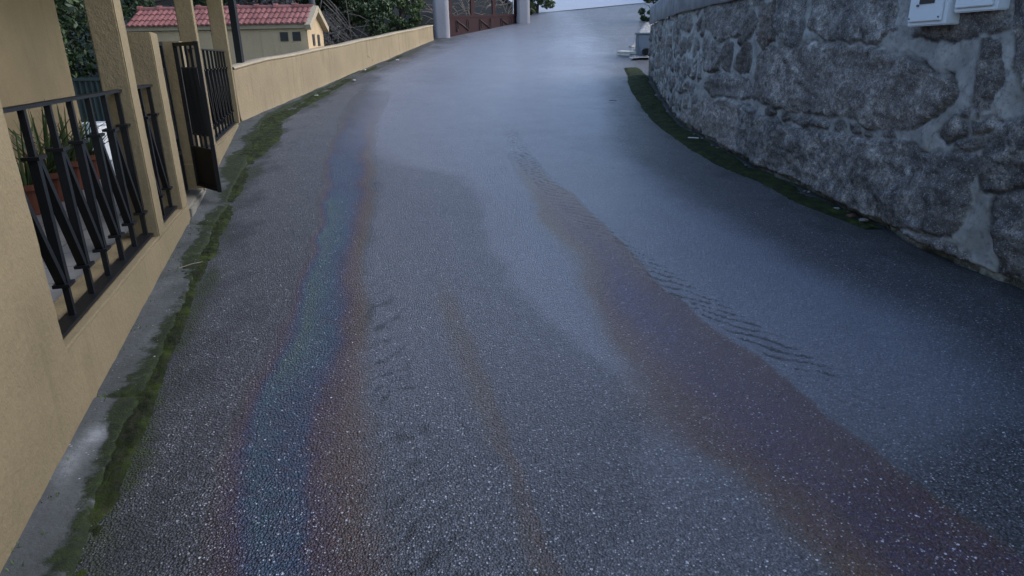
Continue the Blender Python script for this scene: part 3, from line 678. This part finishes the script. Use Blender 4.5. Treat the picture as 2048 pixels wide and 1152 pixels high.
# meter boxes
def wp(px, py, off):
    u, z = wall_hit(px, py); x = np.interp(u, WUv, WXv); y = np.interp(u, WUv, WYv); return Vector((x - off, y, z))
def meter_box(pl, pr, pybl, pybr, h, depth, label, window):
    a = wp(pl, pybl, 0); b = wp(pr, pybr, 0); z = (a.z + b.z) / 2; a.z = b.z = 0
    root = empty('meter_box', (a.x, a.y, z), label, 'meter box')
    n = Vector((-1, (b.x - a.x) / (b.y - a.y) * 1.0, 0)).normalized()
    if n.x > 0: n = -n
    P = lambda t, o, zz: Vector((a.x + (b.x - a.x) * t, a.y + (b.y - a.y) * t, zz)) + n * o
    def bx_(t0, t1, o0, o1, z0, z1, mt, name, par=root, bev=.006):
        bm = bmesh.new(); hexa(bm, [P(t0, o0, z0), P(t1, o0, z0), P(t1, o1, z0), P(t0, o1, z0), P(t0, o0, z1), P(t1, o0, z1), P(t1, o1, z1), P(t0, o1, z1)])
        bmesh.ops.recalc_face_normals(bm, faces=bm.faces[:]); bmesh.ops.bevel(bm, geom=bm.edges[:], offset=bev, segments=2, affect='EDGES')
        return obj(name, bm, MAT[mt], par)
    bx_(0, 1, -.02, depth, z, z + h, 'white', 'casing')
    bx_(.05, .93, depth + .002, depth + .014, z + .025, z + h - .02, 'white', 'door', bev=.004)
    if window:
        bx_(.33, .72, depth + .0145, depth + .020, z + .125, z + .26, 'glass_dark', 'window', bev=.001)
        for t in (.10, .88):
            bm = bmesh.new(); c = P(t, depth + .015, z + .045); tube(bm, [c, c + n * .004], .005, 8); obj('screw', bm, MAT['glass_dark'], root)
        bm = bmesh.new(); tube(bm, [P(.30, depth + .014, z + .118), P(.30, depth + .026, z + .118)], .007, 10); obj('lock', bm, MAT['grey_box'], root)
meter_box(1836, 1912, 54, 48, .42, .085, 'white meter box with a small dark window fixed on the stone wall', True)
meter_box(1921, 2010, 27, 19, .50, .06, 'plain white box cover without window, mounted right of the meter box', False)

# ------------------------------------------------------------ outbuilding with tiled roof
def make_outbuilding():
    root = empty('outbuilding', (-5.3, 13, .9), 'small yellow outbuilding with red clay tile roof and two dark vents', 'outbuilding')
    x0, x1, y0, y1, ze = -6.87, -3.63, 13.0, 14.1, 2.075; yc = (y0 + y1) / 2; zr = 2.40
    bm = bmesh.new(); p = [(y0, .6), (y1, .6), (y1, ze), (yc, zr - .05), (y0, ze)]
    A = [bm.verts.new((x0, a, b)) for a, b in p]; B = [bm.verts.new((x1, a, b)) for a, b in p]
    bm.faces.new(A); bm.faces.new(B[::-1])
    for k in range(5): bm.faces.new((A[k], B[k], B[(k + 1) % 5], A[(k + 1) % 5]))
    bmesh.ops.recalc_face_normals(bm, faces=bm.faces[:]); obj('wall', bm, MAT['stucco_out'], root)
    bm = bmesh.new()
    hexa(bm, [(x0, y0 - .05, ze - .06), (x1 + .08, y0 - .05, ze - .06), (x1 + .08, y0 - .002, ze - .06), (x0, y0 - .002, ze - .06), (x0, y0 - .05, ze + .02), (x1 + .08, y0 - .05, ze + .02), (x1 + .08, y0 - .002, ze + .02), (x0, y0 - .002, ze + .02)])
    obj('eaves_board', bm, MAT['stucco_pale'], root)
    bm = bmesh.new()
    for s in (0, 1):
        ya = y0 - .09 if s == 0 else y1 + .09; e = Vector((0, yc - ya, zr - (ze + .0))); 
        za = ze + .0
        rows = 3; cols = 34
        for r_ in range(rows):
            for c in range(cols):
                xa = x0 + (x1 + .02 - x0) * c / cols; wd = (x1 + .02 - x0) / cols
                for k in range(2):
                    pass
                t0 = r_ / rows - (.04 if r_ else 0); t1 = (r_ + 1) / rows; n = 5; lo = []; hi = []
                for k in range(n + 1):
                    a = k / n; xx = xa + wd * a; hh = .022 * math.sin(math.pi * a) + .004
                    lift = .020
                    lo.append(bm.verts.new((xx, ya + e.y * t0, za + e.z * t0 + hh + lift))); hi.append(bm.verts.new((xx, ya + e.y * t1, za + e.z * t1 + hh)))
                for k in range(n): bm.faces.new((lo[k], lo[k + 1], hi[k + 1], hi[k]) if s == 0 else (lo[k + 1], lo[k], hi[k], hi[k + 1]))
                lo2 = [bm.verts.new(v.co - Vector((0, 0, .024))) for v in lo]
                for k in range(n): bm.faces.new((lo2[k], lo2[k + 1], lo[k + 1], lo[k]))
    roof = obj('roof', bm, MAT['roof'], root)
    bm = bmesh.new(); nseg = 9; L = (x1 + .02 - x0) / nseg
    for k in range(nseg):
        a = x0 + L * k; pts = [(a - .01, yc, zr), (a + .05, yc, zr), (a + .05, yc, zr - .008), (a + L, yc, zr - .012)]
        tube(bm, pts, [.078, .078, .066, .060], 12)
    obj('ridge', bm, MAT['roof'], root)
    # gable trim along both slopes of the right-hand end
    bm = bmesh.new()
    bar(bm, (x1 + .05, y0 - .10, ze - .05), (x1 + .05, yc, zr - .02), .1, .10); bar(bm, (x1 + .05, yc, zr - .02), (x1 + .05, y1 + .1, ze - .05), .1, .10)
    obj('gable_trim', bm, MAT['stucco_pale'], root)
    for xa in (aty(559, 60, 13).x, aty(584, 60, 13).x):
        bm = bmesh.new(); box(bm, xa, xa + .145, y0 - .012, y0 - .003, 1.80, 1.955)
        for z in (1.84, 1.88, 1.92): box(bm, xa + .01, xa + .135, y0 - .022, y0 - .0125, z, z + .008)
        obj('vent', bm, MAT['glass_dark'], root)
    for ya in (13.3, 13.65):
        bm = bmesh.new(); box(bm, x1 + .003, x1 + .012, ya, ya + .14, 1.72, 1.92); obj('vent', bm, MAT['glass_dark'], root)
make_outbuilding()

# ------------------------------------------------------------ black post, grey pole
bm = bmesh.new(); p = aty(482, 132, 10.5); box(bm, p.x - .045, p.x + .045, p.y - .045, p.y + .045, .5, 3.2)
tag(obj('post', bm, MAT['black']), 'black square metal post behind the start of the low yellow wall', 'post')
bm = bmesh.new(); q = aty(640, 95, 14.6); tube(bm, [(q.x, q.y, 1.0), (q.x - .06, q.y, 2.5), (q.x - .12, q.y, 4.2)], [.07, .06, .05], 10)
tag(obj('pole', bm, plain('pole_grey', (.045, .05, .055), .8)), 'thin grey pole standing at the end of the tiled outbuilding', 'pole')

# ------------------------------------------------------------ gate pillars and red gate
gl = gnd(884, 76); gr = gnd(1047, 47)
gl = Vector((gl.x, gl.y, zt(gl.y))); gr = Vector((gr.x, gr.y, zt(gr.y)))
def gpillar(c, label, wd):
    bm = bmesh.new(); box(bm, c.x - wd, c.x + wd, c.y - .02, c.y + .40, c.z - .3, c.z + 2.3); roughen(bm, .15, .004, 3, .02)
    tag(obj('gate_pillar', bm, MAT['pink'], None, True), label, 'pillar', 'pinkish white pillars of the red gate')
gpillar(gl, 'left pinkish white gate pillar, where the low yellow wall ends', .215)
gpillar(gr, 'right pinkish white gate pillar, beside the shrubs at the bend', .20)
def make_red_gate():
    a = gl + Vector((.22, .15, 0)); b = gr + Vector((-.21, .15, 0))
    root = empty('metal_gate', a, 'red-brown metal gate with solid lower panel between two pinkish pillars', 'gate')
    def P(t, h, o=0):
        q = a.lerp(b, t); n = Vector(((b - a).y, -(b - a).x, 0)).normalized(); g = a.z + (b.z - a.z) * t * .35; return Vector((q.x, q.y, g + h)) + n * o
    def pan(t0, t1, h0, h1, o0, o1, mt, name):
        bm = bmesh.new(); hexa(bm, [P(t0, h0, o0), P(t1, h0, o0), P(t1, h0, o1), P(t0, h0, o1), P(t0, h1, o0), P(t1, h1, o0), P(t1, h1, o1), P(t0, h1, o1)])
        bmesh.ops.recalc_face_normals(bm, faces=bm.faces[:]); return obj(name, bm, MAT[mt], root)
    pan(0, 1, -.15, .52, 0, -.02, 'brown_iron', 'lower_panel')
    pan(0, 1, .521, .585, .015, -.03, 'brown_iron', 'mid_rail')
    pan(0, 1, 1.9, 1.98, .015, -.03, 'brown_iron', 'top_rail')
    for t in (0.0, .295, .61, .965): pan(t, t + .05 if t in (.295, .61) else t + .035, .586, 1.899, .012, -.028, 'brown_iron', 'upright')
    for t in (.17, .495, .82):                          # scrolled ornaments on the lower panel
        bm = bmesh.new(); w_ = .085
        for s in (-1, 1):
            pts = [P(t + w_ * (.95 + .18 * math.cos(k * .9)) * s * .9, .32 + .16 * math.sin(k * .9) * s, .018) for k in range(0, 6)]
            tube(bm, pts, .011, 5)
        tube(bm, [P(t - w_, .46, .018), P(t - w_ * .3, .36, .02), P(t + w_ * .3, .28, .02), P(t + w_, .17, .018)], .015, 5)
        tube(bm, [P(t - w_, .17, .018), P(t - w_, .46, .018)], .010, 5); tube(bm, [P(t + w_, .17, .018), P(t + w_, .46, .018)], .010, 5)
        obj('ornament', bm, MAT['brown_dark'], root)
    pan(.94, .946, .586, 1.899, .004, -.004, 'white', 'edge_strip')
make_red_gate()

# ------------------------------------------------------------ potted plants, white box, green fence
rnd = random.Random(7)
def potted(loc, label, r=.13, h=.24, nl=26, ll=.55, seed=1):
    rn = random.Random(seed); root = empty('potted_plant', loc, label, 'plant', 'potted plants on the porch')
    L = Vector(loc)
    bm = bmesh.new(); prof = [(r * .68, 0), (r * .97, h * .82), (r * 1.12, h * .82), (r * 1.12, h), (r * .98, h), (r * .92, h * .86), (0.001, h * .86)]
    rings = [[bm.verts.new(L + Vector((a * math.cos(t), a * math.sin(t), z))) for t in [2 * math.pi * k / 20 for k in range(20)]] for a, z in prof]
    for A, B in zip(rings, rings[1:]):
        for k in range(20): bm.faces.new((A[k], A[(k + 1) % 20], B[(k + 1) % 20], B[k]))
    bm.faces.new(rings[0][::-1]); obj('pot', bm, MAT['terracotta'], root)
    bm = bmesh.new()
    for k in range(nl):
        az = rn.uniform(0, 2 * math.pi); el = rn.uniform(.75, 1.5); le = ll * rn.uniform(.55, 1.15); base = L + Vector((math.cos(az) * r * .3, math.sin(az) * r * .3, h * .86))
        d = Vector((math.cos(az) * math.cos(el), math.sin(az) * math.cos(el), math.sin(el))); side = Vector((-math.sin(az), math.cos(az), 0)); prev = None; wv = rn.uniform(.010, .017)
        for j in range(7):
            t = j / 6; c = base + d * le * t + Vector((math.cos(az), math.sin(az), 0)) * le * .35 * t * t * math.cos(el) - Vector((0, 0, 1)) * le * .22 * t * t * (1.6 - el)
            ww = wv * (1 - t) ** .6 * (1 if j else .7) + .0008
            cur = (bm.verts.new(c - side * ww), bm.verts.new(c + Vector((0, 0, -.004))), bm.verts.new(c + side * ww))
            if prev: bm.faces.new((prev[0], prev[1], cur[1], cur[0])); bm.faces.new((prev[1], prev[2], cur[2], cur[1]))
            prev = cur
    obj('leaves', bm, MAT['leaf_pot'], root)
def S0(y, o, z=.382): return S(y, o, z)
potted(S0(5.50, 1.2), 'potted plant nearest the street corner, spiky leaves in a terracotta pot', .13, .24, 26, .55, 1)
potted(S0(6.02, 1.2), 'tallest spiky potted plant, second along the porch wall', .15, .25, 34, .66, 2)
potted(S0(6.55, 1.2), 'dense spiky potted plant, third along the porch wall', .15, .27, 34, .55, 3)
potted(S0(7.12, 1.2), 'farthest potted plant, in front of the white box', .14, .25, 24, .42, 4)
c = aty(200, 330, 8.1); bm = bmesh.new(); box(bm, c.x - .14, c.x + .12, 8.0, 8.3, .382, .80); bmesh.ops.bevel(bm, geom=bm.edges[:], offset=.015, segments=2, affect='EDGES')
wb = empty('storage_box', (c.x, 8.1, .38), 'white upright box at the far end of the porch behind the plants', 'box')
obj('casing', bm, MAT['white'], wb)
bm = bmesh.new(); box(bm, c.x - .155, c.x + .135, 7.985, 8.315, .802, .825); obj('lid', bm, MAT['white'], wb)
def green_fence():
    y = 9.3; x0, x1 = -7.4, -4.2
    root = empty('metal_fence', ((x0 + x1) / 2, y, .3), 'dark green ribbed metal fence beyond the far end of the porch', 'fence')
    n = 130; xs = np.linspace(x0, x1, n * 2); off = (np.arange(n * 2) // 3 % 2) * .03
    X = np.repeat(xs[:, None], 2, 1); Y = np.repeat((y + off)[:, None], 2, 1); Z = np.tile([.2, 1.30], (n * 2, 1)).astype(float)
    grid_np('sheet', X, Y, Z, MAT['green_metal'], root, smooth=False)
    bm = bmesh.new(); box(bm, x0, x1, y - .03, y - .005, 1.27, 1.31); obj('rail', bm, MAT['green_metal'], root)
green_fence()

# ------------------------------------------------------------ right side beyond the wall
p = gnd(1284, 116)
ub = empty('utility_box', p, 'small grey utility cabinet at the far end of the stone wall', 'utility box')
bm = bmesh.new(); box(bm, p.x - .10, p.x + .55, p.y + .0, p.y + .35, p.z - .1, p.z + .50); bmesh.ops.bevel(bm, geom=bm.edges[:], offset=.012, segments=2, affect='EDGES'); obj('casing', bm, MAT['grey_box'], ub)
bm = bmesh.new(); box(bm, p.x - .125, p.x + .575, p.y - .025, p.y + .375, p.z + .505, p.z + .535); obj('lid', bm, MAT['grey_box'], ub)
bm = bmesh.new(); box(bm, p.x - .06, p.x + .51, p.y - .012, p.y - .002, p.z + .05, p.z + .28); obj('door', bm, MAT['grey_box'], ub)
# cobbled patch
def cob():
    A = [gnd(*q) for q in ((1253, 118), (1262, 88), (1272, 66), (1285, 48))]
    ys = np.linspace(A[0].y - .2, A[-1].y, 50); xl = np.interp(ys, [q.y for q in A], [q.x for q in A]); t = np.linspace(0, 1, 30)
    X = xl[:, None] + 1.9 * t; Y = np.repeat(ys[:, None], 30, 1); Z = zt(Y) + .05 + fbm(X * 6, Y * 6, 3, 5) * .02 - (1 - sstep(0, .06, np.tile(t, (50, 1)))) * .08
    return grid_np('cobbled_verge', X, Y, Z, MAT['cobble'])
tag(cob(), kind='structure')
def slab(c, dx, dy, dz, rz, tilt, label, mt, name, cat, group=None):
    bm = bmesh.new(); box(bm, -dx / 2, dx / 2, -dy / 2, dy / 2, 0, dz); roughen(bm, .06, dz * .2, 8, min(.004, dz * .3)); o = obj(name, bm, MAT[mt])
    o.location = c; o.rotation_euler = (tilt, tilt * .5, rz); return tag(o, label, cat, group)
q = gnd(1266, 112); slab(q + Vector((0, 0, .05)), .75, .16, .05, R(-35), R(6), 'pale weathered board lying at the road edge by the utility cabinet', 'board', 'board', 'board')
q = gnd(1275, 104); slab(q + Vector((0.05, 0, .12)), .55, .12, .04, R(25), R(-8), 'shorter pale board resting across the other board', 'board', 'board', 'board')
bm = bmesh.new(); q = gnd(1289, 115); tube(bm, [q + Vector((0, -.25, .12)), q + Vector((0, .0, .13))], .075, 14)
tag(obj('pipe_end', bm, MAT['black']), 'short black drain pipe end at the foot of the utility cabinet', 'pipe')

# ------------------------------------------------------------ foliage
def leaves_mesh(name, pts, size, mat, parent, seed, elong=1.8):
    rs = np.random.RandomState(seed); n = len(pts)
    d = rs.normal(size=(n, 3)); d /= np.linalg.norm(d, axis=1)[:, None]; e = rs.normal(size=(n, 3)); e -= (e * d).sum(1)[:, None] * d; e /= np.linalg.norm(e, axis=1)[:, None]
    s = size * rs.uniform(.6, 1.4, n)[:, None]; nn = np.cross(d, e)
    V = np.stack([pts - d * s * elong / 2, pts + e * s * .45 + nn * s * .12, pts + d * s * elong / 2, pts - e * s * .45 + nn * s * .12], 1).reshape(-1, 3)
    me = bpy.data.meshes.new(name); me.vertices.add(len(V)); me.vertices.foreach_set("co", V.astype(np.float32).ravel())
    q = np.arange(n * 4).reshape(-1, 4); me.loops.add(n * 4); me.loops.foreach_set("vertex_index", q.ravel().astype(np.int32))
    me.polygons.add(n); me.polygons.foreach_set("loop_start", (np.arange(n) * 4).astype(np.int32)); me.update(calc_edges=True)
    return link(name, me, mat, parent)
def tree(name, base, h, rad, n, mat, label, cat, group, seed, size=.05, trunk=.12, lo=.25):
    rs = np.random.RandomState(seed); rn = random.Random(seed); base = Vector(base); root = empty(name, base, label, cat, group)
    bm = bmesh.new(); tube(bm, [base - Vector((0, 0, .3)), base + Vector((.05, 0, h * .35)), base + Vector((-.05, .1, h * .75))], [trunk, trunk * .7, trunk * .25], 8)
    tips = []
    for k in range(9):
        a = rn.uniform(0, 6.28); z0 = h * rn.uniform(.12, .6); t = base + Vector((math.cos(a) * rad * .75, math.sin(a) * rad * .75, z0 + h * rn.uniform(.1, .35)))
        mid = (base + Vector((0, 0, z0))).lerp(t, .5) + Vector((0, 0, .1)); tube(bm, [base + Vector((0, 0, z0)), mid, t], [trunk * .4, trunk * .28, trunk * .1], 5); tips.append(t)
    obj('trunk', bm, MAT['bark'], root)
    nc = 34; cs = []
    for k in range(nc):
        a = rn.uniform(0, 6.28); rr = rad * math.sqrt(rn.uniform(0.05, 1)); z = h * rn.uniform(lo, 1.0); f = 1 - .55 * abs(z / h - .5) ** 1.5
        cs.append((base.x + rr * f * math.cos(a), base.y + rr * f * math.sin(a), base.z + z, rad * rn.uniform(.16, .34)))
    cs = np.array(cs); idx = rs.randint(0, nc, n); g = rs.normal(size=(n, 3)); g /= np.linalg.norm(g, axis=1)[:, None]; g *= (rs.uniform(.35, 1, n) ** .5)[:, None]
    P = cs[idx, :3] + g * cs[idx, 3:4] * np.array([1, 1, .8]); P[:, 2] = np.maximum(P[:, 2], zt(P[:, 1]) + .02)
    leaves_mesh('crown', P, size, MAT[mat], root, seed)
TR = [('bush', (-5.0, 16.6), 2.6, 1.3, 14000, 'leaf_grey', 'greyish twiggy bush right behind the end of the tiled outbuilding', .05),
      ('tree', (-4.5, 20.2), 4.2, 1.9, 26000, 'leaf_dark', 'dark evergreen tree behind the low wall, next to the left gate pillar', .06),
      ('tree', (-6.9, 19.5), 5.0, 2.3, 26000, 'leaf_dark', 'broad dark tree behind the greyish bush', .06),
      ('tree', (-9.2, 16.5), 4.5, 2.2, 22000, 'leaf_dark', 'dark tree above the tiled roof of the outbuilding', .06),
      ('tree', (-8.6, 11.8), 4.0, 1.7, 20000, 'leaf_dark', 'dark leafy tree seen through the porch above the green fence', .06),
      ('tree', (-10.6, 13.2), 4.0, 1.8, 16000, 'leaf_mid', 'tree deeper behind the porch, left of the outbuilding', .06),
      ('tree', (-3.2, 25.0), 5.2, 2.4, 26000, 'leaf_dark', 'dark tree rising behind the red-brown gate', .07),
      ('bush', (-4.0, 18.0), 2.4, 1.0, 12000, 'leaf_dark', 'dark bush behind the middle of the low yellow wall', .05),
      ('bush', (-5.6, 22.5), 3.6, 1.8, 16000, 'leaf_mid', 'deep green bush filling the gap between the dark trees behind the low wall', .06),
      ('bush', (-2.9, 19.6), 1.5, .6, 6000, 'leaf_mid', 'small green bush peeping over the low wall near the gate', .045)]
for k, (nm, (x, y), h, rd, n, mt, lb, sz) in enumerate(TR):
    tree(nm, (x, y, zt(y) - .15), h, rd, n, mt, lb, 'tree' if nm == 'tree' else 'bush', None, 100 + k, sz, .12 if nm == 'tree' else .05, .18 if nm == 'tree' else .05)
q = gnd(1082, 34); tree('bush', (q.x - .1, q.y + 1.0, q.z), 1.6, .7, 6000, 'leaf_mid', 'green bush just right of the right gate pillar', 'bush', None, 201, .05, .05, .05)
q = gnd(1293, 44); tree('bush', (q.x + .25, q.y + .3, q.z), 1.2, .42, 5000, 'leaf_dark', 'small dark shrub at the road edge beyond the stone wall', 'bush', None, 202, .045, .03, .05)
q = gnd(1330, 20); tree('bush', (q.x + 2.2, q.y + 3, q.z), 3.0, 1.6, 9000, 'leaf_mid', 'larger green bush beyond the stone wall top', 'bush', None, 203, .06, .08, .05)
# bare twiggy shrub behind the red gate
def bare():
    rn = random.Random(5); base = Vector((-.7, 23.6, zt(23.6) - .1)); root = empty('bare_shrub', base, 'tangle of pale dry branches behind the red-brown gate', 'shrub')
    bm = bmesh.new()
    for k in range(90):
        s = base + Vector((rn.uniform(-1.7, 1.4), rn.uniform(-.6, .8), rn.uniform(0, .8))); a = rn.uniform(0, 6.28); e = rn.uniform(-.1, 1.2); L = rn.uniform(.5, 1.3)
        d = Vector((math.cos(a) * math.cos(e), math.sin(a) * math.cos(e) * .4, math.sin(e))); pts = [s + d * L * t + Vector((rn.uniform(-.05, .05), 0, rn.uniform(-.05, .05) - .15 * t * t)) for t in (0, .33, .66, 1)]
        tube(bm, pts, [.014, .011, .008, .004], 4)
    obj('branches', bm, MAT['twig'], root)
bare()
def dead_heap():
    rn = random.Random(15); base = Vector((-4.15, 15.6, zt(15.6))); root = empty('brush_heap', base, 'heap of grey dry branches between the outbuilding and the dark trees', 'branches'); bm = bmesh.new()
    for k in range(110):
        s = base + Vector((rn.uniform(-.9, .9), rn.uniform(-.5, .5), rn.uniform(0, 1.1))); d = Vector((rn.uniform(-.2, 1), rn.uniform(-.3, .3), rn.uniform(-.9, .3))).normalized(); L = rn.uniform(.4, 1.1)
        tube(bm, [s - d * L / 2, s + Vector((0, 0, .04)), s + d * L / 2], [.009, .007, .003], 4)
    obj('branches', bm, MAT['twig_dark'], root)
dead_heap()

# grass and weeds along the wall feet
def tufts():
    rn = random.Random(3); V = []; Fc = []
    def blade(b, h, az, lean):
        s = Vector((-math.sin(az), math.cos(az), 0)) * .0022; d = Vector((math.cos(az), math.sin(az), 0)); i = len(V)
        V.extend([b - s, b + s, b + d * lean * .4 + Vector((0, 0, h * .6)) + s * .8, b + d * lean * .4 + Vector((0, 0, h * .6)) - s * .8, b + d * lean + Vector((0, 0, h))]); Fc.extend([(i, i + 1, i + 2, i + 3), (i + 3, i + 2, i + 4)])
    for k in range(260):
        side = rn.random()
        if side < .45:
            y = rn.uniform(1.5, 13); x = float(left_x(y)) + abs(rn.gauss(.02, .05 if y < 6 else .12))
        else:
            y = rn.uniform(4.6, 14); x = float(wall_x(y)) - abs(rn.gauss(.02, .06))
        z = float(zt(y)) + .01; cl = rn.randint(3, 9)
        for j in range(cl): blade(Vector((x + rn.gauss(0, .012), y + rn.gauss(0, .02), z)), rn.uniform(.006, .022), rn.uniform(0, 6.28), rn.uniform(.004, .02))
    return mesh_np('grass', V, Fc, MAT['grass'])
tag(tufts(), 'sparse short grass tufts at the feet of the walls', 'grass', kind='stuff')

# loose stones along the base of the stone wall
rn = random.Random(21)
def rock(c, s, seed, label, grp, mat='coping', nm='stone'):
    bm = bmesh.new(); bmesh.ops.create_icosphere(bm, subdivisions=3, radius=1)
    for v in bm.verts:
        n = mnoise.noise_vector(v.co * 1.3 + Vector((seed * 3.1, 0, 0))); v.co += n * .45; v.co.x *= s[0]; v.co.y *= s[1]; v.co.z *= s[2]
    o = obj(nm, bm, MAT[mat], None, True); o.location = c; o.rotation_euler = (0, 0, seed * 1.7); return tag(o, label, 'stone', grp)
for k in range(12):
    y = rn.uniform(3.8, 11.5); s = rn.uniform(.010, .022)
    rock((float(wall_x(y)) - rn.uniform(.01, .07), y, float(zt(y)) + .02), (s, s * 1.4, s * .7), k + 2, 'small loose grey stone in the dirt at the foot of the granite wall', 'loose stones at the wall foot')
for k, (px, py, s) in enumerate(((1700, 437, .028), (1726, 446, .022))):
    q = gnd(px, py); rock(q + Vector((0, 0, .02)), (s, s * 1.5, s * .6), 40 + k, ('larger' if k == 0 else 'smaller') + ' reddish brown leaf litter lump at the foot of the granite wall', None, 'deadleaf', 'leaf_clump')
LIT = [((795, 122), .05, 'white scrap of litter on the road edge, highest up the low yellow wall'), ((730, 142), .035, 'small white scrap of litter near the middle of the low yellow wall'),
       ((708, 163), .05, 'white scrap of litter on the dark asphalt in front of the low yellow wall'), ((633, 194), .045, 'white scrap of litter lowest along the low yellow wall, by the moss')]
for k, (pp, s, lb) in enumerate(LIT):
    q = gnd(*pp); slab(q + Vector((0, 0, .02)), s * 1.4, s * 1.1, .015, k * 1.1, .1, lb, 'litter', 'paper_scrap', 'litter', 'white scraps along the low wall')
q = gnd(1386, 285); slab(q + Vector((0, 0, .05)), .13, .02, .01, R(-35), 0, 'thin white stick lying on the moss by the granite wall', 'litter', 'stick', 'stick')
q = gnd(1226, 203); slab(q + Vector((0, 0, .015)), .12, .03, .008, R(-5), 0, 'thin dark twig lying on the road near the mossy band', 'bark', 'twig', 'twig')
q = gnd(383, 540); bm = bmesh.new(); tube(bm, [q + Vector((-.05, -.05, .03)), q + Vector((0, .02, .035)), q + Vector((.04, .08, .03))], .0025, 5)
tag(obj('twig', bm, MAT['twig']), 'thin pale twig on the concrete strip below the first railing', 'twig')
